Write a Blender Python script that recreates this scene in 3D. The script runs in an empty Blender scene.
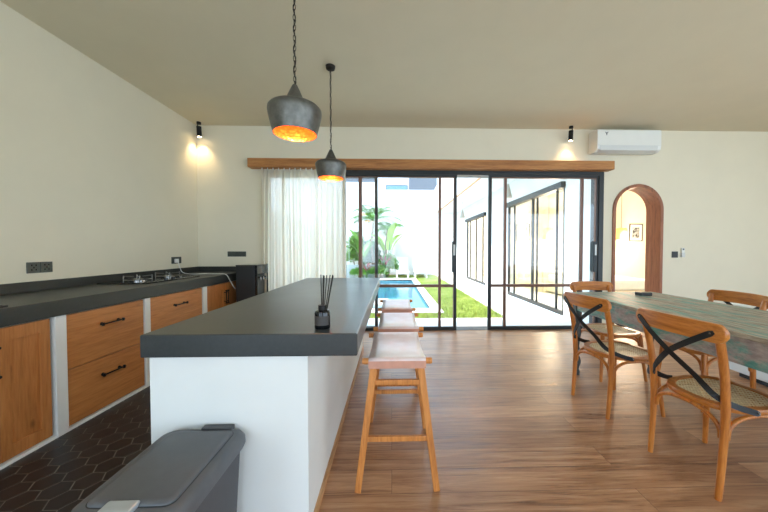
import bpy, bmesh, math, random
from mathutils import Vector, Matrix
random.seed(7)
PI = math.pi
S = bpy.context.scene
C = S.collection

# ------------------------------------------------------------------ builder
class MB:
    def __init__(s):
        s.bm = bmesh.new()
    def face(s, vs):
        try: return s.bm.faces.new(vs)
        except ValueError: return None
    def box(s, x0, x1, y0, y1, z0, z1):
        v = [s.bm.verts.new((x, y, z)) for z in (z0, z1) for x, y in ((x0, y0), (x1, y0), (x1, y1), (x0, y1))]
        for f in ((3, 2, 1, 0), (4, 5, 6, 7), (0, 1, 5, 4), (1, 2, 6, 5), (2, 3, 7, 6), (3, 0, 4, 7)):
            s.face([v[i] for i in f])
        return s
    def bar(s, p0, p1, w0, d0, w1=None, d1=None, up=(0, 1, 0)):
        """tapered rectangular bar; w across, d along 'up'"""
        w1 = w0 if w1 is None else w1; d1 = d0 if d1 is None else d1
        p0 = Vector(p0); p1 = Vector(p1); t = (p1 - p0).normalized(); u = Vector(up)
        a = t.cross(u).normalized(); u = a.cross(t).normalized()
        rings = []
        for p, w, d in ((p0, w0, d0), (p1, w1, d1)):
            rings.append([s.bm.verts.new(p + a * sx * w / 2 + u * sy * d / 2) for sx, sy in ((-1, -1), (1, -1), (1, 1), (-1, 1))])
        r0, r1 = rings
        for i in range(4): s.face([r0[i], r0[(i + 1) % 4], r1[(i + 1) % 4], r1[i]])
        s.face(r0[::-1]); s.face(r1)
        return s
    def tube(s, pts, r, seg=10, closed=False, flat=None):
        pts = [Vector(p) for p in pts]; n = len(pts)
        rr = r if isinstance(r, (list, tuple)) else [r] * n
        rings = []; ref = None
        for i, p in enumerate(pts):
            if closed: t = (pts[(i + 1) % n] - pts[i - 1])
            else: t = pts[min(i + 1, n - 1)] - pts[max(i - 1, 0)]
            t.normalize()
            if ref is None:
                ref = Vector((0, 0, 1)) if abs(t.z) < .9 else Vector((1, 0, 0))
            a = t.cross(ref)
            if a.length < 1e-6: a = t.orthogonal()
            a.normalize(); b = a.cross(t).normalized(); ref = b
            rings.append([s.bm.verts.new(p + (a * math.cos(2 * PI * k / seg) + b * math.sin(2 * PI * k / seg) * (flat or 1)) * rr[i]) for k in range(seg)])
        m = n if closed else n - 1
        for i in range(m):
            A = rings[i]; B = rings[(i + 1) % n]
            for k in range(seg): s.face([A[k], A[(k + 1) % seg], B[(k + 1) % seg], B[k]])
        if not closed:
            s.face(rings[0][::-1]); s.face(rings[-1])
        return s
    def cyl(s, p0, p1, r0, r1=None, seg=16):
        return s.tube([p0, p1], [r0, r0 if r1 is None else r1], seg)
    def lathe(s, prof, c=(0, 0, 0), seg=32, close_ends=True):
        rings = []
        for r, z in prof:
            rings.append([s.bm.verts.new((c[0] + r * math.cos(2 * PI * k / seg), c[1] + r * math.sin(2 * PI * k / seg), c[2] + z)) for k in range(seg)])
        for A, B in zip(rings, rings[1:]):
            for k in range(seg): s.face([A[k], A[(k + 1) % seg], B[(k + 1) % seg], B[k]])
        if close_ends:
            s.face(rings[0][::-1]); s.face(rings[-1])
        return s
    def prism(s, poly, axis, a, b):
        """poly in the two other axes (cyclic x,y,z order without axis), extruded a..b"""
        def P(u, v, w):
            return {'x': (w, u, v), 'y': (u, w, v), 'z': (u, v, w)}[axis]
        A = [s.bm.verts.new(P(u, v, a)) for u, v in poly]; B = [s.bm.verts.new(P(u, v, b)) for u, v in poly]
        n = len(poly)
        s.face(A[::-1]); s.face(B)
        for i in range(n): s.face([A[i], A[(i + 1) % n], B[(i + 1) % n], B[i]])
        return s
    def ribbon(s, pts, nrm, w, t):
        """flat strap following pts, nrm = outward normal per point"""
        pts = [Vector(p) for p in pts]; rings = []
        n = len(pts)
        for i, p in enumerate(pts):
            tg = (pts[min(i + 1, n - 1)] - pts[max(i - 1, 0)]).normalized()
            nn = Vector(nrm[i]); sd = tg.cross(nn).normalized(); nn = sd.cross(tg).normalized()
            ww = w if 0 < i < n - 1 else w * .55
            rings.append([s.bm.verts.new(p + sd * a * ww / 2 + nn * b * t / 2) for a, b in ((-1, -1), (1, -1), (1, 1), (-1, 1))])
        for A, B in zip(rings, rings[1:]):
            for k in range(4): s.face([A[k], A[(k + 1) % 4], B[(k + 1) % 4], B[k]])
        s.face(rings[0][::-1]); s.face(rings[-1])
        return s
    def grid(s, rows, thick=0):
        V = [[s.bm.verts.new(p) for p in r] for r in rows]
        for i in range(len(V) - 1):
            for j in range(len(V[0]) - 1):
                s.face([V[i][j], V[i][j + 1], V[i + 1][j + 1], V[i + 1][j]])
        return s
    def build(s, name, mat, parent=None, loc=(0, 0, 0), smooth=False, bevel=0, seg=2, solid=0, rot=None):
        bmesh.ops.recalc_face_normals(s.bm, faces=s.bm.faces)
        me = bpy.data.meshes.new(name); s.bm.to_mesh(me); s.bm.free()
        me.materials.append(mat)
        if smooth:
            for p in me.polygons: p.use_smooth = True
            me.set_sharp_from_angle(angle=math.radians(40))
        o = bpy.data.objects.new(name, me); C.objects.link(o)
        o.location = loc
        if rot: o.rotation_euler = rot
        if parent: o.parent = parent
        if solid:
            m = o.modifiers.new('s', 'SOLIDIFY'); m.thickness = solid; m.offset = 0
        if bevel:
            m = o.modifiers.new('b', 'BEVEL'); m.width = bevel; m.segments = seg; m.limit_method = 'ANGLE'; m.angle_limit = math.radians(40)
        return o

def tag(o, label, cat, group=None, kind=None):
    o['label'] = label; o['category'] = cat
    if group: o['group'] = group
    if kind: o['kind'] = kind
    return o
def thing(name, label, cat, loc=(0, 0, 0), rz=0, group=None):
    o = bpy.data.objects.new(name, None); C.objects.link(o); o.empty_display_size = .1
    o.location = loc; o.rotation_euler = (0, 0, rz)
    return tag(o, label, cat, group)
def struct(o):
    o['kind'] = 'structure'; return o
def copy_tree(o, parent=None, loc=None, rz=None, label=None):
    kids = [c for c in bpy.data.objects if c.parent is o]
    c = o.copy(); C.objects.link(c)
    if parent: c.parent = parent
    if loc is not None: c.location = loc
    if rz is not None: c.rotation_euler = (0, 0, rz)
    if label: c['label'] = label
    for k in kids: copy_tree(k, c)
    return c

# ------------------------------------------------------------------ materials
def srgb(r, g, b):
    return tuple(((c / 255 + .055) / 1.055) ** 2.4 if c / 255 > .04045 else c / 255 / 12.92 for c in (r, g, b)) + (1,)
class MT:
    def __init__(s, name, col=None, rough=.5, metal=0, spec=.5):
        s.m = bpy.data.materials.new(name); s.m.use_nodes = True
        s.t = s.m.node_tree; s.b = s.t.nodes['Principled BSDF']; s.out = s.t.nodes['Material Output']
        if col: s.b.inputs['Base Color'].default_value = col
        s.b.inputs['Roughness'].default_value = rough; s.b.inputs['Metallic'].default_value = metal
        s.b.inputs['Specular IOR Level'].default_value = spec
    def n(s, typ, **kw):
        nd = s.t.nodes.new(typ)
        for k, v in kw.items():
            if k in nd.inputs.keys(): nd.inputs[k].default_value = v
            else: setattr(nd, k, v)
        return nd
    def l(s, a, b): s.t.links.new(a, b)
    def coord(s, scale=(1, 1, 1), kind='Object', rot=(0, 0, 0)):
        tc = s.n('ShaderNodeTexCoord'); mp = s.n('ShaderNodeMapping'); mp.inputs['Scale'].default_value = scale
        mp.inputs['Rotation'].default_value = rot
        s.l(tc.outputs[kind], mp.inputs['Vector']); return mp.outputs[0]
    def geo(s, scale=(1, 1, 1)):
        g = s.n('ShaderNodeNewGeometry'); mp = s.n('ShaderNodeMapping'); mp.inputs['Scale'].default_value = scale
        s.l(g.outputs['Position'], mp.inputs['Vector']); return mp.outputs[0]
    def noise(s, vec, scale=5, detail=4, rough=.55, dist=0):
        nd = s.n('ShaderNodeTexNoise'); nd.inputs['Scale'].default_value = scale; nd.inputs['Detail'].default_value = detail
        nd.inputs['Roughness'].default_value = rough; nd.inputs['Distortion'].default_value = dist
        s.l(vec, nd.inputs['Vector']); return nd.outputs['Fac']
    def ramp(s, fac, stops):
        r = s.n('ShaderNodeValToRGB'); e = r.color_ramp.elements
        e[0].position, e[0].color = stops[0]; e[1].position, e[1].color = stops[-1]
        for p, c in stops[1:-1]:
            x = e.new(p); x.color = c
        s.l(fac, r.inputs['Fac']); return r.outputs['Color']
    def mix(s, fac, a, b, mode='MIX'):
        m = s.n('ShaderNodeMix', data_type='RGBA', blend_type=mode)
        for sock, v in ((m.inputs[0], fac), (m.inputs[6], a), (m.inputs[7], b)):
            if hasattr(v, 'links'): s.l(v, sock)
            else: sock.default_value = v
        return m.outputs[2]
    def bump(s, h, strength=.2, dist=.01):
        b = s.n('ShaderNodeBump'); b.inputs['Strength'].default_value = strength; b.inputs['Distance'].default_value = dist
        s.l(h, b.inputs['Height']); s.l(b.outputs[0], s.b.inputs['Normal'])
    def color(s, c): s.l(c, s.b.inputs['Base Color'])

def plain(name, col, rough=.5, metal=0, spec=.5, var=.06, scale=8, bump=0):
    m = MT(name, col, rough, metal, spec)
    f = m.noise(m.coord(), scale, 3)
    a = tuple(max(0, c * (1 - var)) for c in col[:3]) + (1,); b = tuple(min(1, c * (1 + var)) for c in col[:3]) + (1,)
    m.color(m.ramp(f, [(.3, a), (.7, b)]))
    if bump: m.bump(m.noise(m.coord(), scale * 12, 3), bump, .004)
    return m.m
def wood(name, dark, mid, light, axis='x', scale=1, rough=.42, knots=.0, bump=.08):
    m = MT(name, mid, rough)
    long, cross = 1.2 * scale, 14 * scale
    sc = {'x': (long, cross, cross), 'y': (cross, long, cross), 'z': (cross, cross, long)}[axis]
    f = m.noise(m.coord(sc), 2.2, 6, .6, .6)
    g = m.noise(m.coord(tuple(v * 3 for v in sc)), 3, 4, .6)
    c = m.ramp(f, [(.3, dark), (.5, mid), (.72, light)])
    c = m.mix(.35, c, m.ramp(g, [(.3, dark), (.6, light)]))
    if knots:
        v = m.n('ShaderNodeTexVoronoi'); v.inputs['Scale'].default_value = 2.6
        ksc = {'x': (1, 2, 2), 'y': (2, 1, 2), 'z': (2, 2, 1)}[axis]
        m.l(m.coord(ksc), v.inputs['Vector'])
        k = m.ramp(v.outputs['Distance'], [(.03, (1, 1, 1, 1)), (.11, (0, 0, 0, 1))])
        c = m.mix(k, c, tuple(q * .35 for q in dark[:3]) + (1,))
    m.color(c); m.bump(f, bump, .003)
    return m.m

M = {}
M['wall'] = plain('wall_paint', srgb(226, 219, 197), .75, var=.015, scale=3, bump=.03)
M['ceil'] = plain('ceiling_paint', srgb(218, 209, 184), .85, var=.015, scale=3, bump=.02)
M['white'] = plain('white_plaster', srgb(232, 233, 230), .6, var=.015, scale=4, bump=.03)
M['extwhite'] = plain('exterior_white_render', srgb(238, 238, 235), .8, var=.02, scale=2, bump=.05)
M['cream'] = plain('bedroom_paint', srgb(240, 226, 200), .8, var=.015)
M['cab'] = wood('cabinet_oak', srgb(164, 100, 48), srgb(192, 122, 62), srgb(208, 142, 82), 'y', .6, .45, knots=1)
M['cabz'] = wood('cabinet_oak_upright', srgb(160, 98, 46), srgb(188, 118, 60), srgb(204, 138, 80), 'z', .6, .45, knots=1)
M['beam'] = wood('beam_wood', srgb(134, 80, 38), srgb(176, 116, 62), srgb(196, 140, 82), 'x', .6, .55)
M['base'] = wood('baseboard_wood', srgb(150, 100, 60), srgb(190, 140, 92), srgb(210, 165, 118), 'y', .6, .5)
M['chair'] = wood('chair_bentwood', srgb(140, 72, 22), srgb(190, 112, 44), srgb(214, 140, 66), 'z', .8, .3, bump=.02)
M['chairx'] = wood('chair_rail_wood', srgb(140, 72, 22), srgb(192, 114, 44), srgb(216, 142, 66), 'y', .8, .3, bump=.02)
M['stool'] = wood('stool_wood', srgb(158, 88, 34), srgb(202, 126, 58), srgb(222, 152, 84), 'z', .8, .45, bump=.02)
M['arch'] = wood('arch_wood', srgb(104, 58, 34), srgb(146, 88, 58), srgb(168, 108, 74), 'z', .6, .5)
M['door_wood'] = wood('door_teak', srgb(160, 84, 34), srgb(204, 124, 62), srgb(220, 146, 82), 'z', .6, .5)
M['dark_top'] = None
def make_top(name, c0, c1, rough):
    m = MT(name, c0, rough, 0, .5)
    f = m.noise(m.coord(), 1.6, 5, .5); g = m.noise(m.coord(), 60, 3)
    c = m.ramp(f, [(.25, c0), (.75, c1)])
    c = m.mix(.2, c, m.ramp(g, [(.35, tuple(q * .6 for q in c0[:3]) + (1,)), (.65, c1)]))
    m.color(c)
    mr = m.n('ShaderNodeMapRange'); m.l(f, mr.inputs[0]); mr.inputs[1].default_value = .3; mr.inputs[2].default_value = .7
    mr.inputs[3].default_value = rough - .02; mr.inputs[4].default_value = rough + .03
    m.l(mr.outputs[0], m.b.inputs['Roughness']); m.bump(g, .05, .002)
    return m.m
M['top'] = make_top('island_terrazzo', srgb(42, 46, 48), srgb(58, 61, 61), .33)
M['counter'] = make_top('counter_stone', srgb(38, 40, 38), srgb(54, 56, 53), .42)
M['black_metal'] = plain('black_metal', srgb(30, 30, 31), .45, .6, var=.1)
M['strap'] = plain('black_strap', srgb(26, 27, 29), .5, .1, var=.1)
M['frame_dark'] = plain('frame_dark', srgb(44, 48, 50), .45, .3, var=.08)
M['frame_brown'] = plain('frame_bronze', srgb(112, 80, 66), .45, .3, var=.08)
M['black_plastic'] = plain('black_plastic', srgb(34, 36, 37), .35, 0, var=.06)
M['socket'] = plain('socket_plastic', srgb(62, 68, 62), .4, 0, var=.04)
M['gloss_black'] = plain('gloss_black', srgb(18, 20, 22), .08, 0, var=.05)
M['grey_plastic'] = plain('bin_plastic', srgb(92, 94, 98), .5, 0, var=.05, scale=20, bump=.12)
M['grey_dark'] = plain('bin_body_plastic', srgb(74, 74, 77), .55, 0, var=.05, scale=20, bump=.1)
M['silver'] = plain('silver_plastic', srgb(190, 196, 200), .3, .4, var=.04)
M['chrome'] = plain('steel', srgb(170, 170, 168), .25, 1, var=.04)
M['ac'] = plain('ac_plastic', srgb(232, 234, 230), .25, 0, var=.01)
M['ac_grey'] = plain('ac_flap', srgb(205, 208, 205), .3, 0, var=.01)
M['cone_shaded'] = plain('cone_lamp_shaded_enamel', srgb(168, 164, 154), .5, var=.03)  # white lamp, greyed in colour for the shade under the eave
M['navy'] = plain('navy_print', srgb(50, 62, 84), .5, var=.02)
M['support'] = plain('enamelled_grate', srgb(120, 118, 112), .35, .6, var=.1)
M['shade'] = plain('pendant_metal', srgb(104, 104, 100), .4, .7, var=.2, scale=30, bump=.15)
M['iron'] = plain('chain_iron', srgb(52, 48, 44), .5, .7, var=.1)
m = MT('copper_leaf', srgb(230, 110, 40), .35, .9); vv = m.n('ShaderNodeTexVoronoi'); vv.inputs['Scale'].default_value = 45
m.l(m.coord(), vv.inputs['Vector']); m.color(m.ramp(vv.outputs['Distance'], [(.1, srgb(244, 156, 76)), (.6, srgb(224, 124, 58))])); m.bump(vv.outputs['Distance'], .5, .006)
M['copper'] = m.m
M['cane_edge'] = plain('cane_rush', srgb(206, 180, 128), .6, var=.1, scale=40)
M['pillowwhite'] = plain('white_linen', srgb(238, 236, 230), .9, var=.02, scale=12, bump=.1)
M['leaf'] = plain('leaf_green', srgb(92, 140, 50), .45, var=.35, scale=3)
M['leaf2'] = plain('leaf_lime', srgb(150, 186, 64), .4, var=.25, scale=3)
M['leaf3'] = plain('leaf_deep', srgb(58, 104, 52), .5, var=.35, scale=4)
M['leaf_red'] = plain('leaf_burgundy', srgb(142, 72, 78), .45, var=.3, scale=4)
M['trunk'] = plain('trunk_bark', srgb(134, 112, 84), .8, var=.25, scale=10, bump=.3)
M['soil'] = plain('soil', srgb(96, 84, 62), .9, var=.25, scale=6, bump=.3)
M['stone'] = plain('pale_paving', srgb(226, 224, 216), .7, var=.03, scale=3, bump=.04)
M['bldg'] = plain('far_render', srgb(226, 230, 236), .8, var=.02)
M['bldg_grey'] = plain('far_cladding', srgb(84, 88, 96), .7, var=.08)
M['glass_far'] = plain('far_glass', srgb(90, 120, 130), .15, .2, var=.05)
M['planter'] = plain('planter_blue_grey', srgb(176, 190, 196), .6, var=.04)
M['reed'] = plain('reed_black', srgb(28, 26, 26), .7, var=.1)

# leather
m = MT('stool_leather', srgb(228, 208, 204), .3); f = m.noise(m.coord(), 9, 5, .6); g = m.noise(m.coord(), 160, 2)
m.color(m.ramp(f, [(.3, srgb(224, 196, 188)), (.7, srgb(236, 220, 218))])); m.bump(g, .1, .001); M['leather'] = m.m

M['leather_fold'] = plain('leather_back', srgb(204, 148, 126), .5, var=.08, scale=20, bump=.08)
# curtain
m = MT('curtain_linen', srgb(236, 228, 212), .9)
tr = m.n('ShaderNodeBsdfTranslucent'); tr.inputs['Color'].default_value = srgb(240, 230, 212)
tp = m.n('ShaderNodeBsdfTransparent'); ms = m.n('ShaderNodeMixShader'); ms.inputs[0].default_value = .68
m.l(m.b.outputs[0], ms.inputs[1]); m.l(tr.outputs[0], ms.inputs[2]); ms2 = m.n('ShaderNodeMixShader'); ms2.inputs[0].default_value = .10
m.l(ms.outputs[0], ms2.inputs[1]); m.l(tp.outputs[0], ms2.inputs[2]); m.l(ms2.outputs[0], m.out.inputs['Surface'])
f = m.noise(m.coord((30, 30, .4)), 3, 4); m.color(m.ramp(f, [(.3, srgb(230, 217, 196)), (.7, srgb(244, 235, 220))])); M['curtain'] = m.m

# thin glass
def schlick(m, f0, normal=None):
    g = m.n('ShaderNodeNewGeometry'); d = m.n('ShaderNodeVectorMath', operation='DOT_PRODUCT'); m.l(g.outputs['Incoming'], d.inputs[0])
    m.l(normal if normal else g.outputs['Normal'], d.inputs[1])
    a = m.n('ShaderNodeMath', operation='ABSOLUTE'); m.l(d.outputs['Value'], a.inputs[0])
    b_ = m.n('ShaderNodeMath', operation='SUBTRACT', use_clamp=True); b_.inputs[0].default_value = 1; m.l(a.outputs[0], b_.inputs[1])
    p = m.n('ShaderNodeMath', operation='POWER'); m.l(b_.outputs[0], p.inputs[0]); p.inputs[1].default_value = 5
    k = m.n('ShaderNodeMath', operation='MULTIPLY_ADD', use_clamp=True); m.l(p.outputs[0], k.inputs[0]); k.inputs[1].default_value = 1 - f0; k.inputs[2].default_value = f0
    return k.outputs[0]
m = MT('window_glass'); tp = m.n('ShaderNodeBsdfTransparent'); tp.inputs['Color'].default_value = (.97, .985, .98, 1)
gl = m.n('ShaderNodeBsdfGlossy'); gl.inputs['Roughness'].default_value = 0.0
ms = m.n('ShaderNodeMixShader'); m.l(schlick(m, .045), ms.inputs[0]); m.l(tp.outputs[0], ms.inputs[1]); m.l(gl.outputs[0], ms.inputs[2]); m.l(ms.outputs[0], m.out.inputs['Surface'])
M['glass'] = m.m
# water
m = MT('pool_water'); tp = m.n('ShaderNodeBsdfTransparent'); tp.inputs['Color'].default_value = (.72, .92, .96, 1)
gl = m.n('ShaderNodeBsdfGlossy'); gl.inputs['Roughness'].default_value = .02
bp = m.n('ShaderNodeBump'); bp.inputs['Strength'].default_value = .35; bp.inputs['Distance'].default_value = .02
m.l(m.noise(m.geo(), 3.5, 4), bp.inputs['Height']); m.l(bp.outputs[0], gl.inputs['Normal'])
ms = m.n('ShaderNodeMixShader'); m.l(schlick(m, .02, bp.outputs[0]), ms.inputs[0]); m.l(tp.outputs[0], ms.inputs[1]); m.l(gl.outputs[0], ms.inputs[2]); m.l(ms.outputs[0], m.out.inputs['Surface'])
M['water'] = m.m
m = MT('pool_mosaic', srgb(110, 190, 212), .4); br = m.n('ShaderNodeTexBrick', offset=0.0); br.inputs['Scale'].default_value = 1
br.inputs['Brick Width'].default_value = .06; br.inputs['Row Height'].default_value = .06; br.inputs['Mortar Size'].default_value = .004
br.inputs['Color1'].default_value = srgb(84, 156, 178); br.inputs['Color2'].default_value = srgb(108, 180, 198); br.inputs['Mortar'].default_value = srgb(160, 200, 208)
m.l(m.geo(), br.inputs['Vector']); m.color(br.outputs['Color']); M['mosaic'] = m.m

# wood floor : planks run along X
m = MT('floor_planks', rough=.38)
pos = m.geo(); br = m.n('ShaderNodeTexBrick', offset=.37); br.inputs['Scale'].default_value = 1
br.inputs['Brick Width'].default_value = 2.1; br.inputs['Row Height'].default_value = .173; br.inputs['Mortar Size'].default_value = .0014; br.inputs['Mortar Smooth'].default_value = .3
br.inputs['Color1'].default_value = (0, 0, 0, 1); br.inputs['Color2'].default_value = (1, 1, 1, 1); br.inputs['Mortar'].default_value = (.5, .5, .5, 1)
m.l(pos, br.inputs['Vector'])
# grain, shifted per plank
sep = m.n('ShaderNodeSeparateColor'); m.l(br.outputs['Color'], sep.inputs[0])
add = m.n('ShaderNodeCombineXYZ'); mul = m.n('ShaderNodeMath', operation='MULTIPLY'); mul.inputs[1].default_value = 17; m.l(sep.outputs[0], mul.inputs[0])
m.l(mul.outputs[0], add.inputs[0]); m.l(mul.outputs[0], add.inputs[2])
va = m.n('ShaderNodeVectorMath', operation='ADD'); m.l(m.geo((1.1, 17, 1)), va.inputs[0]); m.l(add.outputs[0], va.inputs[1])
gr = m.noise(va.outputs[0], 1.7, 7, .65, .7)
va2 = m.n('ShaderNodeVectorMath', operation='ADD'); m.l(m.geo((.7, 2.4, 1)), va2.inputs[0]); m.l(add.outputs[0], va2.inputs[1])
blot = m.noise(va2.outputs[0], 1.1, 4)
c = m.ramp(gr, [(.32, srgb(96, 58, 36)), (.44, srgb(174, 122, 84)), (.58, srgb(208, 158, 116)), (.75, srgb(228, 196, 162))])
c2 = m.ramp(blot, [(.3, srgb(128, 84, 56)), (.55, srgb(196, 148, 110)), (.8, srgb(214, 180, 148))])
c = m.mix(.4, c, c2)
tone = m.ramp(sep.outputs[0], [(0, (.74, .70, .67, 1)), (1, (1.0, 1.0, 1.0, 1))])
c = m.mix(1.0, c, tone, 'MULTIPLY')
fine = m.noise(m.geo((3, 80, 1)), 2, 5, .7)
scr = m.ramp(fine, [(.34, (.5, .44, .4, 1)), (.44, (1, 1, 1, 1))]); c = m.mix(.6, c, scr, 'MULTIPLY')
c = m.mix(br.outputs['Fac'], c, srgb(104, 74, 54))
m.color(c)
rr = m.n('ShaderNodeMapRange'); m.l(gr, rr.inputs[0]); rr.inputs[1].default_value = .3; rr.inputs[2].default_value = .75; rr.inputs[3].default_value = .27; rr.inputs[4].default_value = .46
m.l(rr.outputs[0], m.b.inputs['Roughness']); m.bump(gr, .3, .005); M['floor'] = m.m

# hex tiles
m = MT('hex_tile', rough=.36); g = m.n('ShaderNodeNewGeometry')
c = m.ramp(g.outputs['Random Per Island'], [(0, srgb(14, 16, 19)), (.5, srgb(25, 27, 30)), (1, srgb(44, 46, 49))])
f = m.noise(m.geo(), 9, 5); c = m.mix(.4, c, m.ramp(f, [(.3, srgb(18, 19, 21)), (.7, srgb(48, 48, 49))]))
m.color(c); m.bump(f, .15, .004); M['hex'] = m.m
M['grout'] = plain('grout', srgb(128, 126, 124), .8, var=.1)

# cane (woven seat with open holes)
m = MT('cane_weave', rough=.55)
def hole(mp, r):
    fr_ = m.n('ShaderNodeVectorMath', operation='FRACTION'); m.l(mp, fr_.inputs[0])
    sb = m.n('ShaderNodeVectorMath', operation='SUBTRACT'); m.l(fr_.outputs[0], sb.inputs[0]); sb.inputs[1].default_value = (.5, .5, 0)
    ml = m.n('ShaderNodeVectorMath', operation='MULTIPLY'); m.l(sb.outputs[0], ml.inputs[0]); ml.inputs[1].default_value = (1, 1, 0)
    ln = m.n('ShaderNodeVectorMath', operation='LENGTH'); m.l(ml.outputs[0], ln.inputs[0])
    lt = m.n('ShaderNodeMath', operation='LESS_THAN'); m.l(ln.outputs['Value'], lt.inputs[0]); lt.inputs[1].default_value = r
    return lt.outputs[0]
h = hole(m.coord((52, 52, 52)), .22)
w = m.noise(m.coord(), 60, 3); m.color(m.ramp(w, [(.3, srgb(206, 180, 134)), (.7, srgb(240, 222, 180))]))
tp = m.n('ShaderNodeBsdfTransparent'); ms = m.n('ShaderNodeMixShader'); m.l(h, ms.inputs[0]); m.l(m.b.outputs[0], ms.inputs[1]); m.l(tp.outputs[0], ms.inputs[2]); m.l(ms.outputs[0], m.out.inputs['Surface'])
M['cane'] = m.m

# distressed table paint
def distressed(name, sc, wood_c, amount):
    m = MT(name, rough=.48)
    a = m.noise(m.coord(sc), 2.2, 7, .68, .5); b = m.noise(m.coord(tuple(v * 2.6 for v in sc)), 2.5, 6, .7)
    base = m.ramp(b, [(.3, wood_c[0]), (.55, wood_c[1]), (.75, wood_c[2])])
    paint = m.ramp(b, [(.3, srgb(66, 132, 124)), (.55, srgb(112, 160, 148)), (.8, srgb(168, 186, 170))])
    mask = m.ramp(a, [(amount - .05, (0, 0, 0, 1)), (amount + .05, (1, 1, 1, 1))])
    c = m.mix(mask, base, paint)
    m.color(c); m.bump(b, .4, .004); return m.m
M['table'] = distressed('table_worn_paint', (7, 1.2, 7), [srgb(104, 92, 78), srgb(172, 160, 140), srgb(206, 198, 178)], .54)
M['apron'] = distressed('apron_worn_paint', (3, 2, 5), [srgb(136, 122, 118), srgb(176, 162, 154), srgb(196, 186, 178)], .53)
M['tleg'] = plain('table_leg_paint', srgb(74, 82, 84), .5, var=.3, scale=14)

# rattan lamp / bulbs
def emit(name, col, st):
    m = MT(name, col, .5); m.b.inputs['Emission Color'].default_value = col; m.b.inputs['Emission Strength'].default_value = st; return m.m
M['bulb'] = emit('warm_bulb', srgb(255, 190, 110), 14)
M['spotface'] = emit('spot_lens', srgb(255, 226, 180), 18)
M['lampshade'] = emit('rattan_lit', srgb(236, 176, 100), .3)

# ------------------------------------------------------------------ setting
YB, XL, ZC = 4.72, -3.0, 3.2
WT = .25
# floors
struct(MB().box(-.72, 7.5, -2.6, YB + WT, -.1, 0).build('floor', M['floor']))
b = MB().box(XL, -.72, -2.6, YB, -.1, -.0025).build('floor_grout', M['grout']); struct(b)
e = .0732; g_ = .0032
bb = MB(); ci = 0; x = XL - .02
while x < -.66:
    y = -1.6 + (math.sqrt(3) * e / 2 if ci % 2 else 0)
    while y < YB:
        pts = [(x + (e - g_) * math.cos(k * PI / 3), y + (e - g_) * math.sin(k * PI / 3)) for k in range(6)]
        pts = [(max(XL, min(-.72, px)), min(YB, py)) for px, py in pts]
        if max(p[0] for p in pts) - min(p[0] for p in pts) > .01: bb.prism(pts, 'z', -.012, -.001)
        y += math.sqrt(3) * e
    x += 1.5 * e; ci += 1
struct(bb.build('floor_hexagon_tiles', M['hex']))
# walls
struct(MB().box(XL - .2, XL, -2.8, YB + WT, -.1, ZC).build('wall_left', M['wall']))
w = MB()
DX0, DX1, DZ = -2.0, 3.40, 2.535
AX, AR, AZ = 3.962, .402, 1.927    # arch centre, radius, spring height
w.box(XL, DX0, YB, YB + WT, 0, ZC); w.box(DX0, DX1, YB, YB + WT, DZ, ZC)
w.box(DX1, AX - AR, YB, YB + WT, 0, ZC); w.box(AX + AR, 7.7, YB, YB + WT, 0, ZC)
N = 24
for i in range(N):
    a0, a1 = PI - PI * i / N, PI - PI * (i + 1) / N
    x0, z0, x1, z1 = AX + AR * math.cos(a0), AZ + AR * math.sin(a0), AX + AR * math.cos(a1), AZ + AR * math.sin(a1)
    w.prism([(x0, z0), (x1, z1), (x1, ZC), (x0, ZC)], 'y', YB, YB + WT)
struct(w.build('wall_back', M['wall']))
# rear (behind the camera) and right walls; outer openings added to light the room
w = MB(); YR = -2.6
ops = [(-2.9, -1.7), (-1.19, -.67), (-.55, .13), (1.3, 3.38), (3.55, 7.35)]
xs = XL
for a, c in ops:
    w.box(xs, a, YR - .15, YR, 0, ZC); w.box(a, c, YR - .15, YR, 2.75, ZC); xs = c
w.box(xs, 7.5, YR - .15, YR, 0, ZC)
struct(w.build('wall_rear', M['wall']))
w = MB(); w.box(7.5, 7.7, -2.75, -2.4, 0, ZC).box(7.5, 7.7, -2.4, 1.4, 3.0, ZC).box(7.5, 7.7, 1.4, YB, 0, ZC)
struct(w.build('wall_right', M['wall']))
struct(MB().box(XL - .3, 7.9, -3.2, YB + WT, ZC, ZC + .25).build('ceiling', M['ceil']))
# arch lining (wood)
w = MB(); prof = []
for s_ in (0,):
    inn, out = AR - .035, AR + .012
    def arcp(r): return [(AX - r, 0.0)] + [(AX + r * math.cos(PI - PI * i / 32), AZ + r * math.sin(PI - PI * i / 32)) for i in range(33)] + [(AX + r, 0.0)]
    A = arcp(inn); B = arcp(out)
    for i in range(len(A) - 1):
        w.prism([A[i], B[i], B[i + 1], A[i + 1]], 'y', YB - .02, YB + WT + .01)
struct(w.build('trim_arch', M['arch'], smooth=False))

# ---- garden ground
Z0 = -.05
PX0, PX1, PY0, PY1 = -1.7, .88, 6.72, 13.1
t = MB()
t.box(-6, 3.42, YB + WT, 5.78, Z0 - .1, Z0)                     # near terrace
t.box(2.24, 3.42, 5.78, 16.2, Z0 - .1, Z0)                      # walk beside the wing
struct(t.build('terrace', M['stone']))
t = MB(); t.box(-6, 2.24, 5.78, 6.26, Z0 - .1, Z0 - .02); t.box(1.12, 2.24, 6.26, 16.2, Z0 - .1, Z0 - .02)
t.box(-6, 1.12, 13.9, 16.2, Z0 - .1, Z0 - .02); t.box(-6, PX0 - .25, 6.26, 13.9, Z0 - .1, Z0 - .02)
struct(t.build('garden_bed', M['soil']))
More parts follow.
